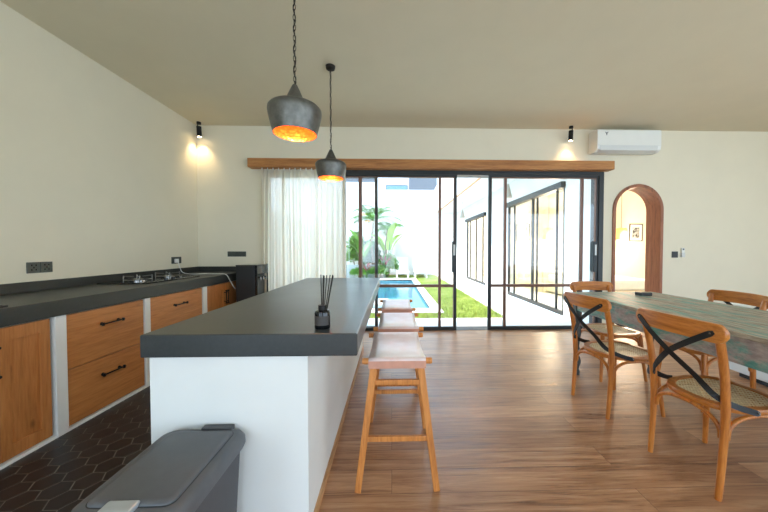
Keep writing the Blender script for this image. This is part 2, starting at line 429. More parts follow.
# lawn blades
me = bpy.data.meshes.new('lawn'); vs = []; fs = []
regs = [(-1.2, 2.24, 5.8, 6.24, 6500), (1.13, 2.24, 6.24, 15.0, 34000), (-.2, 2.24, 13.95, 15.4, 9000)]
for (x0, x1, y0, y1, n) in regs:
    for i in range(n):
        x = random.uniform(x0, x1); y = random.uniform(y0, y1); a = random.uniform(0, 2 * PI); h_ = random.uniform(.03, .06); ww = .009
        dx, dy = math.cos(a) * ww, math.sin(a) * ww; k = len(vs)
        lx, ly = random.uniform(-.02, .02), random.uniform(-.02, .02)
        vs += [(x - dx, y - dy, Z0 - .02), (x + dx, y + dy, Z0 - .02), (x + lx, y + ly, Z0 - .02 + h_)]; fs.append((k, k + 1, k + 2))
me.from_pydata(vs, [], fs)
m = MT('grass_blades', rough=.7); f = m.noise(m.geo(), 1.6, 4)
g2 = m.n('ShaderNodeNewGeometry'); c = m.ramp(f, [(.3, srgb(138, 168, 66)), (.55, srgb(176, 196, 92)), (.75, srgb(212, 214, 138))])
c = m.mix(.35, c, m.ramp(g2.outputs['Random Per Island'], [(0, srgb(104, 142, 54)), (1, srgb(206, 210, 130))]))
m.color(c); me.materials.append(m.m); M['grass'] = m.m
lawn = bpy.data.objects.new('lawn', me); C.objects.link(lawn)
tag(lawn, 'sunlit yellow-green lawn around the swimming pool', 'grass', kind='stuff')
# pool
pool = thing('swimming_pool', 'long blue swimming pool with white coping in the garden', 'pool', ((PX0 + PX1) / 2, (PY0 + PY1) / 2, 0))
ox, oy = (PX0 + PX1) / 2, (PY0 + PY1) / 2
hx, hy = (PX1 - PX0) / 2, (PY1 - PY0) / 2
q = MB(); q.box(-hx, hx, -hy, hy, -.95, -.85); q.box(-hx - .1, -hx, -hy - .1, hy + .1, -.95, Z0 - .01); q.box(hx, hx + .1, -hy - .1, hy + .1, -.95, Z0 - .01)
q.box(-hx, hx, -hy - .1, -hy, -.95, Z0 - .01); q.box(-hx, hx, hy, hy + .1, -.95, Z0 - .01); q.build('basin', M['mosaic'], pool)
q = MB(); q.box(-hx - .25, hx + .23, -hy - .44, -hy, Z0 - .06, Z0 + .01).box(-hx - .25, hx + .23, hy, hy + .75, Z0 - .06, Z0 + .01)
q.box(hx, hx + .23, -hy, hy, Z0 - .06, Z0 + .01).box(-hx - .25, -hx, -hy, hy, Z0 - .06, Z0 + .01)
q.build('coping', M['stone'], pool)
q = MB(); q.grid([[(-hx + 2 * hx * i / 12, -hy + 2 * hy * j / 12, -.13) for i in range(13)] for j in range(13)]); wo = q.build('water', M['water'], pool)
if wo.data.polygons[0].normal.z < 0: wo.data.flip_normals()
MB().box(-.15, .32, -2.55, -1.75, -.85, -.06).build('entry_ledge', M['stone'], pool)
# garden walls
struct(MB().box(-6, 3.42, 16.0, 16.2, Z0 - .1, 4.45).build('wall_garden', M['extwhite']))
struct(MB().box(-4.2, -4.0, 5.0, 16.0, Z0 - .1, 2.6).build('wall_garden_left', M['extwhite']))
struct(MB().box(-12, 12, -14, -2.75, -.16, -.06).box(7.7, 12, -2.75, 4.9, -.16, -.06).build('terrace_rear', M['stone']))

# wing (bedrooms along the garden)
WX = 3.42
w = MB(); D1 = (5.83, 8.72, 2.54); D2 = (10.75, 13.5, 2.54)
for (y0, y1, z0, z1) in [(YB + WT, D1[0], -.1, ZC), (D1[0], D1[1], D1[2], ZC), (D1[1], D2[0], -.1, ZC), (D2[0], D2[1], D2[2], ZC), (D2[1], 16.0, -.1, ZC)]:
    w.box(WX, WX + .2, y0, y1, z0, z1)
struct(w.build('wall_wing', M['extwhite']))
w = MB(); w.box(2.35, 8.6, YB + WT, 16.2, ZC, ZC + .02); w.box(2.35, 8.6, YB + WT + .01, 16.2, ZC + .02, 4.6)
struct(w.build('roof_wing', M['extwhite']))
struct(MB().box(2.33, 2.36, YB + WT, 16.0, ZC - .035, ZC + .02).build('trim_roof_edge', M['beam']))
struct(MB().box(WX + .2, 8.4, YB + WT, 14.6, -.1, 0).build('floor_bedroom', M['stone']))
w = MB(); w.box(8.4, 8.6, YB + WT, 14.8, -.1, ZC)
w.box(WX + .2, 8.4, 8.9, 9.05, 0, ZC); w.box(WX + .2, 8.4, 14.6, 14.75, 0, ZC)
struct(w.build('wall_bedroom', M['cream']))

# ------------------------------------------------------------------ sliding doors (main opening)
JY = YB + .10
w = MB(); w.box(DX0, DX1, YB - .005, YB + .2, 2.47, DZ); w.box(DX1 - .075, DX1, YB - .005, YB + .2, 0, 2.47); w.box(DX0, DX0 + .05, YB - .005, YB + .2, 0, 2.47)
w.box(DX0 + .05, DX1 - .075, YB + .0, YB + .2, -.04, .004)
struct(w.build('door_1', M['frame_dark']))
def panel(x0, x1, yc, idx, handle=None):
    d = MB(); s_ = .042; z1 = 2.47; zb = .055
    d.box(x0, x0 + s_, yc - .02, yc + .02, .005, z1); d.box(x1 - s_, x1, yc - .02, yc + .02, .005, z1)
    d.box(x0 + s_, x1 - s_, yc - .02, yc + .02, .005, zb); d.box(x0 + s_, x1 - s_, yc - .02, yc + .02, z1 - .03, z1)
    o = struct(d.build('door_%d' % idx, M['frame_dark']))
    m_ = MB()
    for xc in (x0 + .27, x1 - .27): m_.box(xc - .02, xc + .02, yc - .022, yc + .022, zb, z1 - .03)
    m_.box(x0 + s_, x1 - s_, yc - .0225, yc + .0225, .69, .735)
    m_.box(x0 + s_, x0 + s_ + .008, yc - .021, yc + .021, zb, z1 - .03); m_.box(x1 - s_ - .008, x1 - s_, yc - .021, yc + .021, zb, z1 - .03)
    m_.box(x0 + s_, x1 - s_, yc - .021, yc + .021, z1 - .042, z1 - .03)
    m_.build('door_mullion', M['frame_brown'], o)
    MB().box(x0 + s_, x1 - s_, yc - .003, yc + .003, zb, z1 - .03).build('door_glass', M['glass'], o)
    if handle is not None:
        hx_ = handle
        p_ = MB().box(hx_ - .032, hx_ + .032, yc - .05, yc - .018, .93, 1.42).build('door_handle', M['frame_dark'], o, bevel=.004)
        MB().box(hx_ - .014, hx_ + .014, yc - .054, yc - .048, 1.2, 1.37).build('lock_plate', M['ac_grey'], p_)
panel(-1.98, -.22, YB + .085, 2)
panel(-.77, 1.035, YB + .03, 3, .99)
panel(1.545, 3.33, YB + .03, 4, 3.27)

# wing sliding doors
def wing_door(y0, y1, z1, idx, mull):
    w = MB(); X = WX
    w.box(X - .09, X + .05, y0 - .02, y1 + .02, z1 - .03, z1 + .09)
    for yy in (y0, y1 - .05): w.box(X + .0, X + .06, yy, yy + .05, 0, z1)
    w.box(X + .0, X + .06, y0, y1, -.04, .05)
    o = struct(w.build('door_%d' % idx, M['frame_dark']))
    m_ = MB()
    for yy, ww in mull: m_.box(X + .01, X + .05, yy - ww / 2, yy + ww / 2, .05, z1)
    m_.build('door_mullion', M['frame_dark'], o)
    MB().box(X + .028, X + .034, y0 + .05, y1 - .05, .05, z1 - .02).build('door_glass', M['glass'], o)
wing_door(*D1, 5, [(7.22, .08), (6.15, .035), (8.3, .035), (7.0, .03)])
wing_door(*D2, 6, [(12.1, .06), (11.2, .035), (13.0, .035)])

# curtain helper
def curtain(name, label, x0, x1, y, z0, z1, amp, waves, parentless=True, along='x', folds_seed=1, group=None):
    r = random.Random(folds_seed); n = waves * 10; rows = []
    ph = [r.uniform(-.5, .5) for _ in range(waves + 2)]
    am = [r.uniform(.55, 1.2) for _ in range(waves + 2)]
    for k, z in enumerate([z1, z1 - .06, z1 - .3, (z0 + z1) / 2, z0 + .3, z0]):
        row = []
        for i in range(n + 1):
            u = i / n; wv = u * waves; wi = int(wv)
            A = amp * am[wi] * (.45 if k < 2 else 1)
            d = A * math.sin(2 * PI * (wv + .25 * ph[wi] * math.sin(PI * (wv - wi)))) + A * .35 * math.sin(2 * PI * wv * 2.7 + k * .4)
            px = x0 + (x1 - x0) * u + .01 * math.sin(9 * u + k)
            row.append((px, y + d, z) if along == 'x' else (y + d, px, z))
        rows.append(row)
    o = MB().grid(rows).build(name, M['curtain'], smooth=True)
    for p in o.data.polygons: p.use_smooth = True
    tag(o, label, 'curtain', group); return o
cur = curtain('linen_curtain', 'sheer cream linen curtain hanging bunched at the left of the glass doors', -2.0, -.70, YB - .09, .015, 2.515, .032, 15, folds_seed=3)
for i in range(16):
    x = -1.97 + i * .083
    MB().cyl((x, YB - .09, 2.50), (x, YB - .09, 2.535), .008, seg=8).build('curtain_glider', M['white'], cur)
curtain('bedroom_curtain', 'white curtain gathered behind the far wing glass door', 10.9, 13.3, WX + .28, .02, 2.5, .05, 22, along='y', folds_seed=5)
curtain('bedroom_curtain', 'pale curtain gathered at the far end of the near wing glass door', 8.25, 8.68, WX + .3, .02, 2.5, .03, 5, along='y', folds_seed=6)
# beam / pelmet
o = MB().box(-2.165, 3.464, YB - .15, YB, 2.535, 2.668).build('pelmet_beam', M['beam'], bevel=.008)
tag(o, 'long wooden pelmet beam on the wall above the sliding glass doors', 'beam')

# ------------------------------------------------------------------ island
isl = thing('kitchen_island', 'white kitchen island with a thick dark stone top', 'kitchen island', (-.62, 2.577, 0))
MB().box(-.464, .469, -1.272, 1.275, .83, .93).build('countertop', M['top'], isl, bevel=.006)
MB().box(-.442, .246, -1.247, 1.247, 0, .83).build('base', M['white'], isl)
MB().box(.246, .259, -1.247, 1.247, 0, .045).build('skirting', M['base'], isl)

# ------------------------------------------------------------------ kitchen run
o = thing('kitchen_counter', 'long black stone worktop with an upstand along the left wall', 'worktop', (-2.64, 2.0, 0))
MB().box(-.36, .36, -4.2, 2.72, .84, .95).build('worktop', M['counter'], o, bevel=.006)
q = MB(); q.box(-.36, -.335, -4.2, 2.72, .95, 1.03); q.box(-.335, .4, 2.695, 2.72, .95, 1.03); q.build('upstand', M['counter'], o, bevel=.002)
XF = -2.31
def handle(parent, x, y, z, L, vertical=False):
    q = MB()
    if vertical:
        q.cyl((x + .03, y, z - L / 2), (x + .03, y, z + L / 2), .006, seg=10)
        for s_ in (-1, 1):
            q.cyl((x, y, z + s_ * L * .36), (x + .03, y, z + s_ * L * .36), .006, seg=8); q.cyl((x + .018, y, z + s_ * L * .5), (x + .042, y, z + s_ * L * .5), .009, seg=8)
    else:
        q.cyl((x + .03, y - L / 2, z), (x + .03, y + L / 2, z), .006, seg=10)
        for s_ in (-1, 1):
            q.cyl((x, y + s_ * L * .36, z), (x + .03, y + s_ * L * .36, z), .006, seg=8)
            q.cyl((x + .03, y + s_ * L * .44, z - .012), (x + .03, y + s_ * L * .44, z + .012), .009, seg=8)
            q.cyl((x, y + s_ * L * .36, z), (x + .004, y + s_ * L * .36, z), .013, seg=10)
    return q.build('handle', M['black_metal'], parent, smooth=True)
def drawer_cab(y0, y1, label, group=None):
    yc = (y0 + y1) / 2; h_ = (y1 - y0) / 2
    o = thing('drawer_cabinet', label, 'cabinet', (XF, yc, 0))
    MB().box(-.68, -.02, -h_, h_, .02, .838).build('carcass', M['white'], o)
    for z0, z1, zh in ((.03, .432, .30), (.438, .83, .705)):
        d = MB().box(-.02, .0, -h_ + .003, h_ - .003, z0, z1).build('drawer', M['cab'], o, bevel=.002)
        handle(d, 0, 0, zh, .2)
    return o
def door_cab(y0, y1, label, nd, hside):
    yc = (y0 + y1) / 2; h_ = (y1 - y0) / 2
    o = thing('door_cabinet', label, 'cabinet', (XF, yc, 0))
    MB().box(-.68, -.02, -h_, h_, .02, .838).build('carcass', M['white'], o)
    dw = 2 * h_ / nd
    for i in range(nd):
        a = -h_ + i * dw + .002; c = a + dw - .004; st = .055
        q = MB(); q.box(-.02, 0, a, a + st, .03, .83).box(-.02, 0, c - st, c, .03, .83).box(-.02, 0, a + st, c - st, .03, .03 + .08).box(-.02, 0, a + st, c - st, .83 - .08, .83)
        q.box(-.019, -.015, a + st, c - st, .11, .75)
        d = q.build('door', M['cabz'], o, bevel=.001)
        hs = hside[i]
        yh = c - .022 if hs > 0 else a + .022
        if hs: handle(d, 0, yh, .64, .17, True)
    return o
drawer_cab(2.17, 2.835, 'oak two-drawer cabinet between the nearer two white pillars left of the island')
drawer_cab(2.905, 3.695, 'oak two-drawer cabinet partly hidden by the island, below the gas hob')
door_cab(.99, 2.075, 'oak cabinet with panelled doors, nearest to the left edge', 4, [1, -1, 1, 0])
door_cab(3.78, 4.62, 'oak door cabinet beside the black water dispenser in the corner', 2, [1, -1])
for y0, y1 in ((2.08, 2.165), (2.84, 2.90), (3.70, 3.775)):
    lab = {2.08: 'white plaster pillar under the counter, nearest to the camera, right of the panelled doors', 2.84: 'slim white plaster pillar between the two drawer cabinets', 3.70: 'slim white plaster pillar under the counter, farthest back, beside the corner door cabinet'}[y0]
    tag(MB().box(-2.98, -2.297, y0 + (.012 if y0 < 2.1 else 0), y1, 0, .838).build('counter_pillar', M['white'], bevel=.003), lab, 'pillar', 'pillars under the counter')
tag(MB().box(-2.97, -2.3, .99, 4.62, 0, .019).build('cabinet_plinth', M['extwhite']), 'thin white plinth strip under the oak cabinets', 'plinth')
# hob
hob = thing('gas_hob', 'black glass gas hob with two cast iron burners on the worktop', 'hob', (-2.68, 3.45, .95))
MB().box(-.24, .24, -.42, .42, 0, .012).build('glass_plate', M['gloss_black'], hob, bevel=.003)
for yb in (-.22, .2):
    bn = MB().lathe([(.07, .012), (.07, .022), (.045, .024), (.045, .034), (.03, .038), (0.001, .038)], (0, yb, 0), 24).build('burner', M['chrome'], hob, smooth=True)
    q = MB(); R = .115
    q.tube([(R * math.cos(a), yb + R * math.sin(a), .03) for a in [2 * PI * k / 24 for k in range(24)]], .005, 6, closed=True)
    for k in range(4):
        a = PI / 4 + k * PI / 2; ca, sa = math.cos(a), math.sin(a)
        q.cyl((R * ca, yb + R * sa, .012), (R * ca, yb + R * sa, .075), .006, seg=6)
        q.cyl((R * 1.05 * ca, yb + R * 1.05 * sa, .068), (.035 * ca, yb + .035 * sa, .06), .006, seg=6)
    q.build('pan_support', M['support'], bn)
for k, (x, y) in enumerate(((.17, -.06), (.17, .05))):
    MB().lathe([(.018, .012), (.017, .032), (.001, .032)], (x, y, 0), 16).build('knob', M['black_plastic'], hob)
# tray at the left edge
o = MB(); o.box(-.12, .12, -.1, .085, 0, .006).box(-.12, -.112, -.1, .085, .006, .012).box(.112, .12, -.1, .085, .006, .012).box(-.112, .112, .077, .085, .006, .012).box(-.112, .112, -.1, -.092, .006, .012)
tag(o.build('black_tray', M['black_plastic'], loc=(-2.44, 1.78, .95)), 'shallow black tray on the worktop at the left edge', 'tray')

# sockets
def socket_left(y, z, label, group=None, n=1, plug=False):
    o = thing('wall_socket', label, 'socket', (XL, y, z), 0, group)
    MB().box(0, .01, -.0455 * n, .0455 * n, -.046, .046).build('face_plate', M['socket'], o, bevel=.003)
    q = MB()
    for dy, dz in ((0, .0), (-.015, -.018), (.015, -.018), (-.015, .02), (.015, .02)): q.box(.009, .0112, dy - .004, dy + .004, dz - .006, dz + .006)
    q.build('pin_hole', M['gloss_black'], o)
    return o
socket_left(2.579, 1.144, 'left one of the paired grey-green wall sockets near the left edge', 'paired sockets')
socket_left(2.673, 1.144, 'right one of the paired grey-green wall sockets near the left edge', 'paired sockets')
s1 = socket_left(4.242, 1.144, 'wide dark wall socket by the corner with a white plug in it', None, 2)
for x, l_ in ((-2.478, 'left'), (-2.336, 'right')):
    o = thing('switch_plate', 'dark double-width %s plate of the pair on the back wall left of the curtain' % l_, 'switch', (x, YB, 1.222), 0, 'back wall plates')
    MB().box(-.07, .07, -.01, 0, -.04, .04).build('face_plate', M['socket'], o, bevel=.003)
    q = MB()
    for dx in (-.035, .035): q.box(dx - .028, dx + .028, -.0125, -.009, -.03, .03)
    q.build('rocker', M['socket'], o, bevel=.001)
o = thing('light_switch', 'square black switch plate on the wall right of the arched doorway', 'switch', (4.588, YB, 1.21))
MB().box(-.05, .05, -.01, 0, -.05, .05).build('face_plate', M['black_plastic'], o, bevel=.003); MB().box(-.03, .03, -.014, -.009, -.036, .036).build('rocker', M['black_plastic'], o, bevel=.002)
o = thing('remote_control', 'white air conditioner remote in a wall holder beside the black switch', 'remote control', (4.713, YB, 1.243))
MB().box(-.028, .028, -.026, 0, -.075, .0).build('holder', M['ac_grey'], o, bevel=.003); q = MB().box(-.024, .024, -.022, -.005, -.06, .075).build('handset', M['ac'], o, bevel=.004)
MB().box(-.012, .014, -.0235, -.021, .04, .065).build('display', M['navy'], q)
# plug + cable
cb = thing('power_cable', 'white power cable running from the corner socket over the worktop', 'cable', (XL, 4.21, .95))
MB().box(.012, .05, -.022, .022, .16, .215).build('plug', M['ac'], cb, bevel=.006)
pts = [(.05, 0, .17), (.07, .0, .10), (.09, .02, .03), (.16, .03, .006), (.28, -.02, .006), (.42, .05, .006), (.55, .0, .006), (.66, .02, .006), (.712, -.05, .006), (.737, -.045, -.012), (.75, -.02, -.06), (.765, .01, -.12), (.78, .04, -.18), (.796, .065, -.22)]
q = MB(); cv = []
for i in range(len(pts) - 1):
    for k in range(4):
        u = k / 4; P0, P1, P2, P3 = (Vector(pts[max(0, min(len(pts) - 1, i + j))]) for j in (-1, 0, 1, 2))
        cv.append(.5 * ((2 * P1) + (P2 - P0) * u + (2 * P0 - 5 * P1 + 4 * P2 - P3) * u * u + (3 * P1 - P0 - 3 * P2 + P3) * u ** 3))
q.tube(cv, .0045, 8); q.build('cord', M['ac'], cb, smooth=True)
# water dispenser
wd = thing('water_dispenser', 'black water dispenser standing in the corner at the end of the worktop', 'water dispenser', (-2.05, 4.47, 0))
q = MB(); q.box(-.155, .11, -.19, .19, .0, 1.06); q.build('body', M['black_plastic'], wd, bevel=.008)
q = MB(); q.box(.11, .145, -.19, .19, .0, .62); q.box(.11, .145, -.19, .19, .94, 1.06); q.box(.11, .145, -.19, -.165, .62, .94); q.box(.11, .145, .165, .19, .62, .94); q.build('front_panel', M['gloss_black'], wd, bevel=.004)
MB().box(-.157, .147, -.192, .192, 1.06, 1.072).build('lid', M['gloss_black'], wd, bevel=.004)
for yy in (-.09, 0, .09):
    MB().cyl((.11, yy, .89), (.15, yy, .885), .012, seg=12).cyl((.15, yy, .90), (.15, yy, .845), .011, seg=12).build('tap', M['chrome'], wd, smooth=True)
MB().box(.11, .165, -.12, .12, .62, .64).build('drip_tray', M['chrome'], wd, bevel=.003)
for yy in (-.14, .14): MB().cyl((.15, yy, .2), (.15, yy, .55), .008, seg=10).build('door_handle', M['chrome'], wd)

# ------------------------------------------------------------------ reed diffuser
rd = thing('reed_diffuser', 'black reed diffuser bottle on the island top', 'diffuser', (-.325, 1.405, .93))
MB().lathe([(.034, 0), (.036, .004), (.036, .072), (.032, .082), (.018, .086), (.018, .088)], seg=32).build('bottle', M['gloss_black'], rd, smooth=True)
MB().lathe([(.019, .086), (.019, .108), (.006, .108)], seg=24).build('collar', M['black_metal'], rd, smooth=True)
MB().prism([(.0367 * math.cos(a), .0367 * math.sin(a)) for a in [PI * (1.15 + .7 * k / 10) for k in range(11)]] + [(.0362 * math.cos(a), .0362 * math.sin(a)) for a in [PI * (1.85 - .7 * k / 10) for k in range(11)]], 'z', .018, .06).build('label', plain('label_print', srgb(64, 60, 58), .6), rd)
for dx, dy in ((-.006, .0), (.002, .012), (.012, -.01), (.036, .004), (.046, .012), (.053, -.008), (.018, .015)):
    MB().cyl((dx * .15, dy * .15, .012), (dx, dy, .245 + .005 * random.random()), .0024, seg=6).build('reed', M['reed'], rd)

# ------------------------------------------------------------------ pendants
def pendant(x, y, zr, label):
    H = ZC - zr
    o = thing('pendant_lamp', label, 'pendant lamp', (x, y, zr), 0, 'pendants over the island')
    prof = [(.129, 0), (.138, .03), (.148, .07), (.156, .105), (.160, .13), (.158, .148), (.145, .163), (.118, .175), (.085, .184), (.062, .195), (.047, .225), (.031, .262), (.014, .298), (.001, .301)]
    inn = [(r - .003 if r > .01 else r, z - (.003 if z > .15 else 0)) for r, z in prof]
    s_ = MB().lathe(prof, seg=48, close_ends=False).build('lamp_shade', M['shade'], o, smooth=True)
    MB().lathe([(.1295, -.001), (.126, -.001)] + inn[:-3], seg=48, close_ends=False).build('copper_lining', M['copper'], s_, smooth=True)
    MB().cyl((0, 0, .12), (0, 0, .18), .018, seg=14).build('bulb_holder', M['iron'], o)
    MB().lathe([(.001, .06), (.018, .066), (.027, .085), (.026, .105), (.014, .13), (.012, .135)], seg=20).build('bulb', M['bulb'], o, smooth=True)
    q = MB(); z = .305; k = 0
    while z < H - .03:
        pts = []
        for i in range(12):
            a = 2 * PI * i / 12; u, v = .008 * math.cos(a), .019 * math.sin(a)
            pts.append((u, 0, z + v) if k % 2 else (0, u, z + v))
        q.tube(pts, .0022, 5, closed=True); z += .031; k += 1
    q.build('chain', M['iron'], o)
    cp = [(.007 * math.sin(i * 1.1), .007 * math.cos(i * 1.1), .295 + (H - .315) * i / 40) for i in range(41)]
    MB().tube(cp, .003, 6).build('cord', M['iron'], o)
    MB().lathe([(.02, H - .045), (.045, H - .03), (.05, H)], seg=24).build('ceiling_rose', M['iron'], o, smooth=True)
    l = bpy.data.lights.new('pendant_light', 'POINT'); l.energy = 3.6; l.color = (1, .74, .46); l.shadow_soft_size = .03
    lo = bpy.data.objects.new('pendant_light', l); C.objects.link(lo); lo.location = (x, y, zr + .05)
    return o
pendant(-.595, 1.88, 2.01, 'nearer and larger-looking dark metal pendant lamp with copper inside, hanging over the island')
pendant(-.635, 3.17, 2.04, 'farther dark metal pendant lamp with copper inside, in front of the curtain')

# spots on the ceiling
def spot(x, y, label, aim, power):
    o = thing('ceiling_spotlight', label, 'spotlight', (x, y, ZC), 0, 'ceiling spotlights')
    MB().cyl((0, 0, 0), (0, 0, -.03), .03, seg=20).build('mount', M['black_metal'], o)
    MB().box(-.006, .006, -.034, -.026, -.11, -.02).build('bracket', M['black_metal'], o)
    MB().cyl((0, 0, -.065), (0, .010, -.215), .033, seg=20).build('head', M['black_metal'], o)
    MB().cyl((0, .010, -.215), (0, .0102, -.218), .024, seg=20).build('lens', M['spotface'], o)
    l = bpy.data.lights.new('spot', 'SPOT'); l.energy = power; l.color = (1, .74, .42); l.spot_size = math.radians(100); l.spot_blend = .8; l.shadow_soft_size = .02
    lo = bpy.data.objects.new('spot_beam', l); C.objects.link(lo); lo.location = (x, y + .012, ZC - .225)
    d = Vector(aim); lo.rotation_euler = d.to_track_quat('-Z', 'Y').to_euler()
spot(-2.885, 4.60, 'small black ceiling spotlight in the left corner, lighting the wall warm', (-.10, .12, -1), 7)
spot(2.782, 4.60, 'small black ceiling spotlight left of the air conditioner', (0, .10, -1), 5)

# AC
ac = thing('air_conditioner', 'white split air conditioner high on the wall above the arched doorway', 'air conditioner', (3.637, YB, 2.795))
prof = [(0, .02), (-.05, 0), (-.16, .0), (-.205, .03), (-.218, .09), (-.215, .31), (-.20, .335), (0, .34)]
MB().prism(prof, 'x', -.5, .5).build('casing', M['ac'], ac, bevel=.008)
MB().prism([(-.15, -.006), (-.206, .02), (-.2195, .085), (-.2225, .085), (-.212, .016), (-.15, -.010)], 'x', -.46, .44).build('air_flap', M['ac_grey'], ac)
q = MB(); q.box(-.501, .501, -.2185, -.214, .088, .092); q.build('seam', M['ac_grey'], ac)
q = MB(); zc = .27; xc = -.36
q.bar((xc, -.219, zc - .03), (xc, -.219, zc - .005), .010, .003); q.bar((xc, -.219, zc - .008), (xc - .02, -.219, zc + .018), .010, .003); q.bar((xc, -.219, zc - .008), (xc + .02, -.219, zc + .018), .010, .003)
q.build('emblem', M['navy'], ac)
MB().box(-.42, -.3, -.17, -.11, -.002, .002).build('sticker', plain('sticker_yellow', srgb(220, 210, 150), .5), ac)

# ------------------------------------------------------------------ bin
bn = thing('pedal_bin', 'grey plastic rubbish bin with a lid in front of the island', 'bin', (-.803, 1.095, 0), 0)
def rrect(w_, d_, r, n=6):
    out = []
    for cx, cy, a0 in ((w_ - r, d_ - r, 0), (-w_ + r, d_ - r, PI / 2), (-w_ + r, -d_ + r, PI), (w_ - r, -d_ + r, 1.5 * PI)):
        for k in range(n + 1):
            a = a0 + PI / 2 * k / n; out.append((cx + r * math.cos(a), cy + r * math.sin(a)))
    return out
def loft(q, secs):
    rings = [[q.bm.verts.new((x, y, z)) for x, y in rrect(w_, d_, r)] for (w_, d_, r, z) in secs]
    for A, B in zip(rings, rings[1:]):
        n = len(A)
        for i in range(n): q.face([A[i], A[(i + 1) % n], B[(i + 1) % n], B[i]])
    q.face(rings[0][::-1]); q.face(rings[-1]); return q
loft(MB(), [(.13, .19, .04, 0), (.135, .195, .04, .01), (.158, .212, .045, .46)]).build('body', M['grey_dark'], bn, smooth=True)
loft(MB(), [(.170, .220, .05, .455), (.176, .226, .052, .47), (.175, .225, .052, .495), (.166, .216, .05, .512), (.152, .202, .045, .518)]).build('rim', M['grey_plastic'], bn, smooth=True)
loft(MB(), [(.134, .186, .03, .5185), (.134, .186, .03, .521), (.130, .182, .028, .526), (.116, .166, .025, .529)]).build('lid', M['grey_plastic'], bn, smooth=True)
o = loft(MB(), [(.1365, .1885, .03, .517), (.1365, .1885, .03, .519)]).build('lid_seam', M['black_plastic'], bn)
MB().box(-.06, .035, -.220, -.175, .514, .5335).build('latch_button', M['silver'], bn, bevel=.006)
MB().box(-.02, .11, .198, .229, .508, .528).build('hinge', M['grey_dark'], bn, bevel=.004)

# ------------------------------------------------------------------ stools
def make_stool():
    o = thing('bar_stool', 'wooden bar stool with pinkish leather sling seat, nearest to the camera', 'bar stool', (.03, 1.86, 0), 0, 'bar stools along the island')
    D = .243; zr = .69
    for s_ in (-1, 1):
        MB().cyl((-.19, s_ * D, zr), (.19, s_ * D, zr), .0165, seg=18).build('seat_rail', M['stool'], o, smooth=True, bevel=.002)
        for t_ in (-1, 1):
            MB().bar((t_ * .212, s_ * (D + .04), 0), (t_ * .125, s_ * (D - .004), zr - .008), .034, .030, .040, .034).build('leg', M['stool'], o, bevel=.004)
        def half(z): return .212 - .087 * z / zr
        def dep(z): return D + .04 - .044 * z / zr
        for z in (.575, .275):
            MB().box(-half(z) + .015, half(z) - .015, s_ * dep(z) - .009, s_ * dep(z) + .009, z - .014, z + .014).build('rung', M['stool'], o, bevel=.003)
    for t_ in (-1, 1):
        for z in (.42,):
            x = t_ * (half(z)); MB().box(x - .009, x + .009, -D + .01, D - .01, z - .014, z + .014).build('rung', M['stool'], o, bevel=.003)
    # sling
    prof = []
    R = .0185
    for a in [200, 225, 250, 270]:
        pass
    pth = [(-D + .016, zr - .03), (-D - .004, zr - .03), (-D - R, zr - .012)]
    for k in range(7):
        a = PI - PI / 2 * k / 6; pth.append((-D + R * math.cos(a), zr + R * math.sin(a)))
    n = 14
    for k in range(1, n):
        u = k / n; pth.append((-D + 2 * D * u, zr + R - .028 * math.sin(PI * u)))
    for k in range(7):
        a = PI / 2 - PI / 2 * k / 6; pth.append((D + R * math.cos(a), zr + R * math.sin(a)))
    pth += [(D + R, zr - .012), (D + .004, zr - .03), (D - .016, zr - .03)]
    rows = []
    for i in range(9):
        x = -.155 + .31 * i / 8
        rows.append([(x, y, z) for y, z in pth])
    MB().grid(rows).build('sling_seat', M['leather'], o, smooth=True, solid=.004)
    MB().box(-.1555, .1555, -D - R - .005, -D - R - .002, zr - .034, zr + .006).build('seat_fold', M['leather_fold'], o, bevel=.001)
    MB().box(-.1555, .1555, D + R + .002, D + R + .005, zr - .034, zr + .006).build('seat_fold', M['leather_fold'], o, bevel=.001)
    return o
st = make_stool()
copy_tree(st, loc=(.052, 2.508, 0), label='wooden bar stool with pinkish leather sling seat, middle of the three')
copy_tree(st, loc=(.053, 3.245, 0), label='wooden bar stool with pinkish leather sling seat, farthest, closest to the glass doors')

# ------------------------------------------------------------------ dining table
TY0, TY1, TX0, TX1 = .65, 3.07, 1.868, 2.738
tc = ((TX0 + TX1) / 2, (TY0 + TY1) / 2)
tb = thing('dining_table', 'long rustic dining table with worn teal and grey paint and turned legs', 'table', (tc[0], tc[1], 0))
hx, hy = (TX1 - TX0) / 2, (TY1 - TY0) / 2
q = MB(); npl = 4
for i in range(npl):
    a = -hx + 2 * hx * i / npl; c = a + 2 * hx / npl - .002
    q.box(a, c, -hy, hy, .822, .85)
q.build('tabletop', M['table'], tb, bevel=.004)
q = MB(); ix, iy = hx - .015, hy - .03
q.box(-ix, -ix + .022, -iy, iy, .675, .822); q.build('apron', M['apron'], tb)
MB().box(ix - .022, ix, -iy, iy, .675, .822).build('apron', M['apron'], tb)
MB().box(-ix + .022, ix - .022, iy - .022, iy, .675, .822).build('apron', M['apron'], tb)
MB().box(-ix + .022, ix - .022, -iy, -iy + .022, .675, .822).build('apron', M['apron'], tb)
prof = [(.018, 0), (.026, .01), (.028, .04), (.018, .07), (.024, .09), (.036, .13), (.036, .16), (.022, .20), (.020, .22), (.030, .24), (.030, .27), (.020, .30), (.026, .36), (.034, .43), (.034, .47), (.024, .51), (.020, .53), (.034, .55), (.038, .58), (.034, .61), (.022, .63), (.030, .65), (.036, .66)]
for sx in (-1, 1):
    for sy in (-1, 1):
        x, y = sx * (ix - .03), sy * (iy - .03)
        q = MB().lathe(prof, (x, y, 0), 20); q.box(x - .038, x + .038, y - .038, y + .038, .655, .82)
        q.build('leg', M['tleg'], tb, smooth=True)
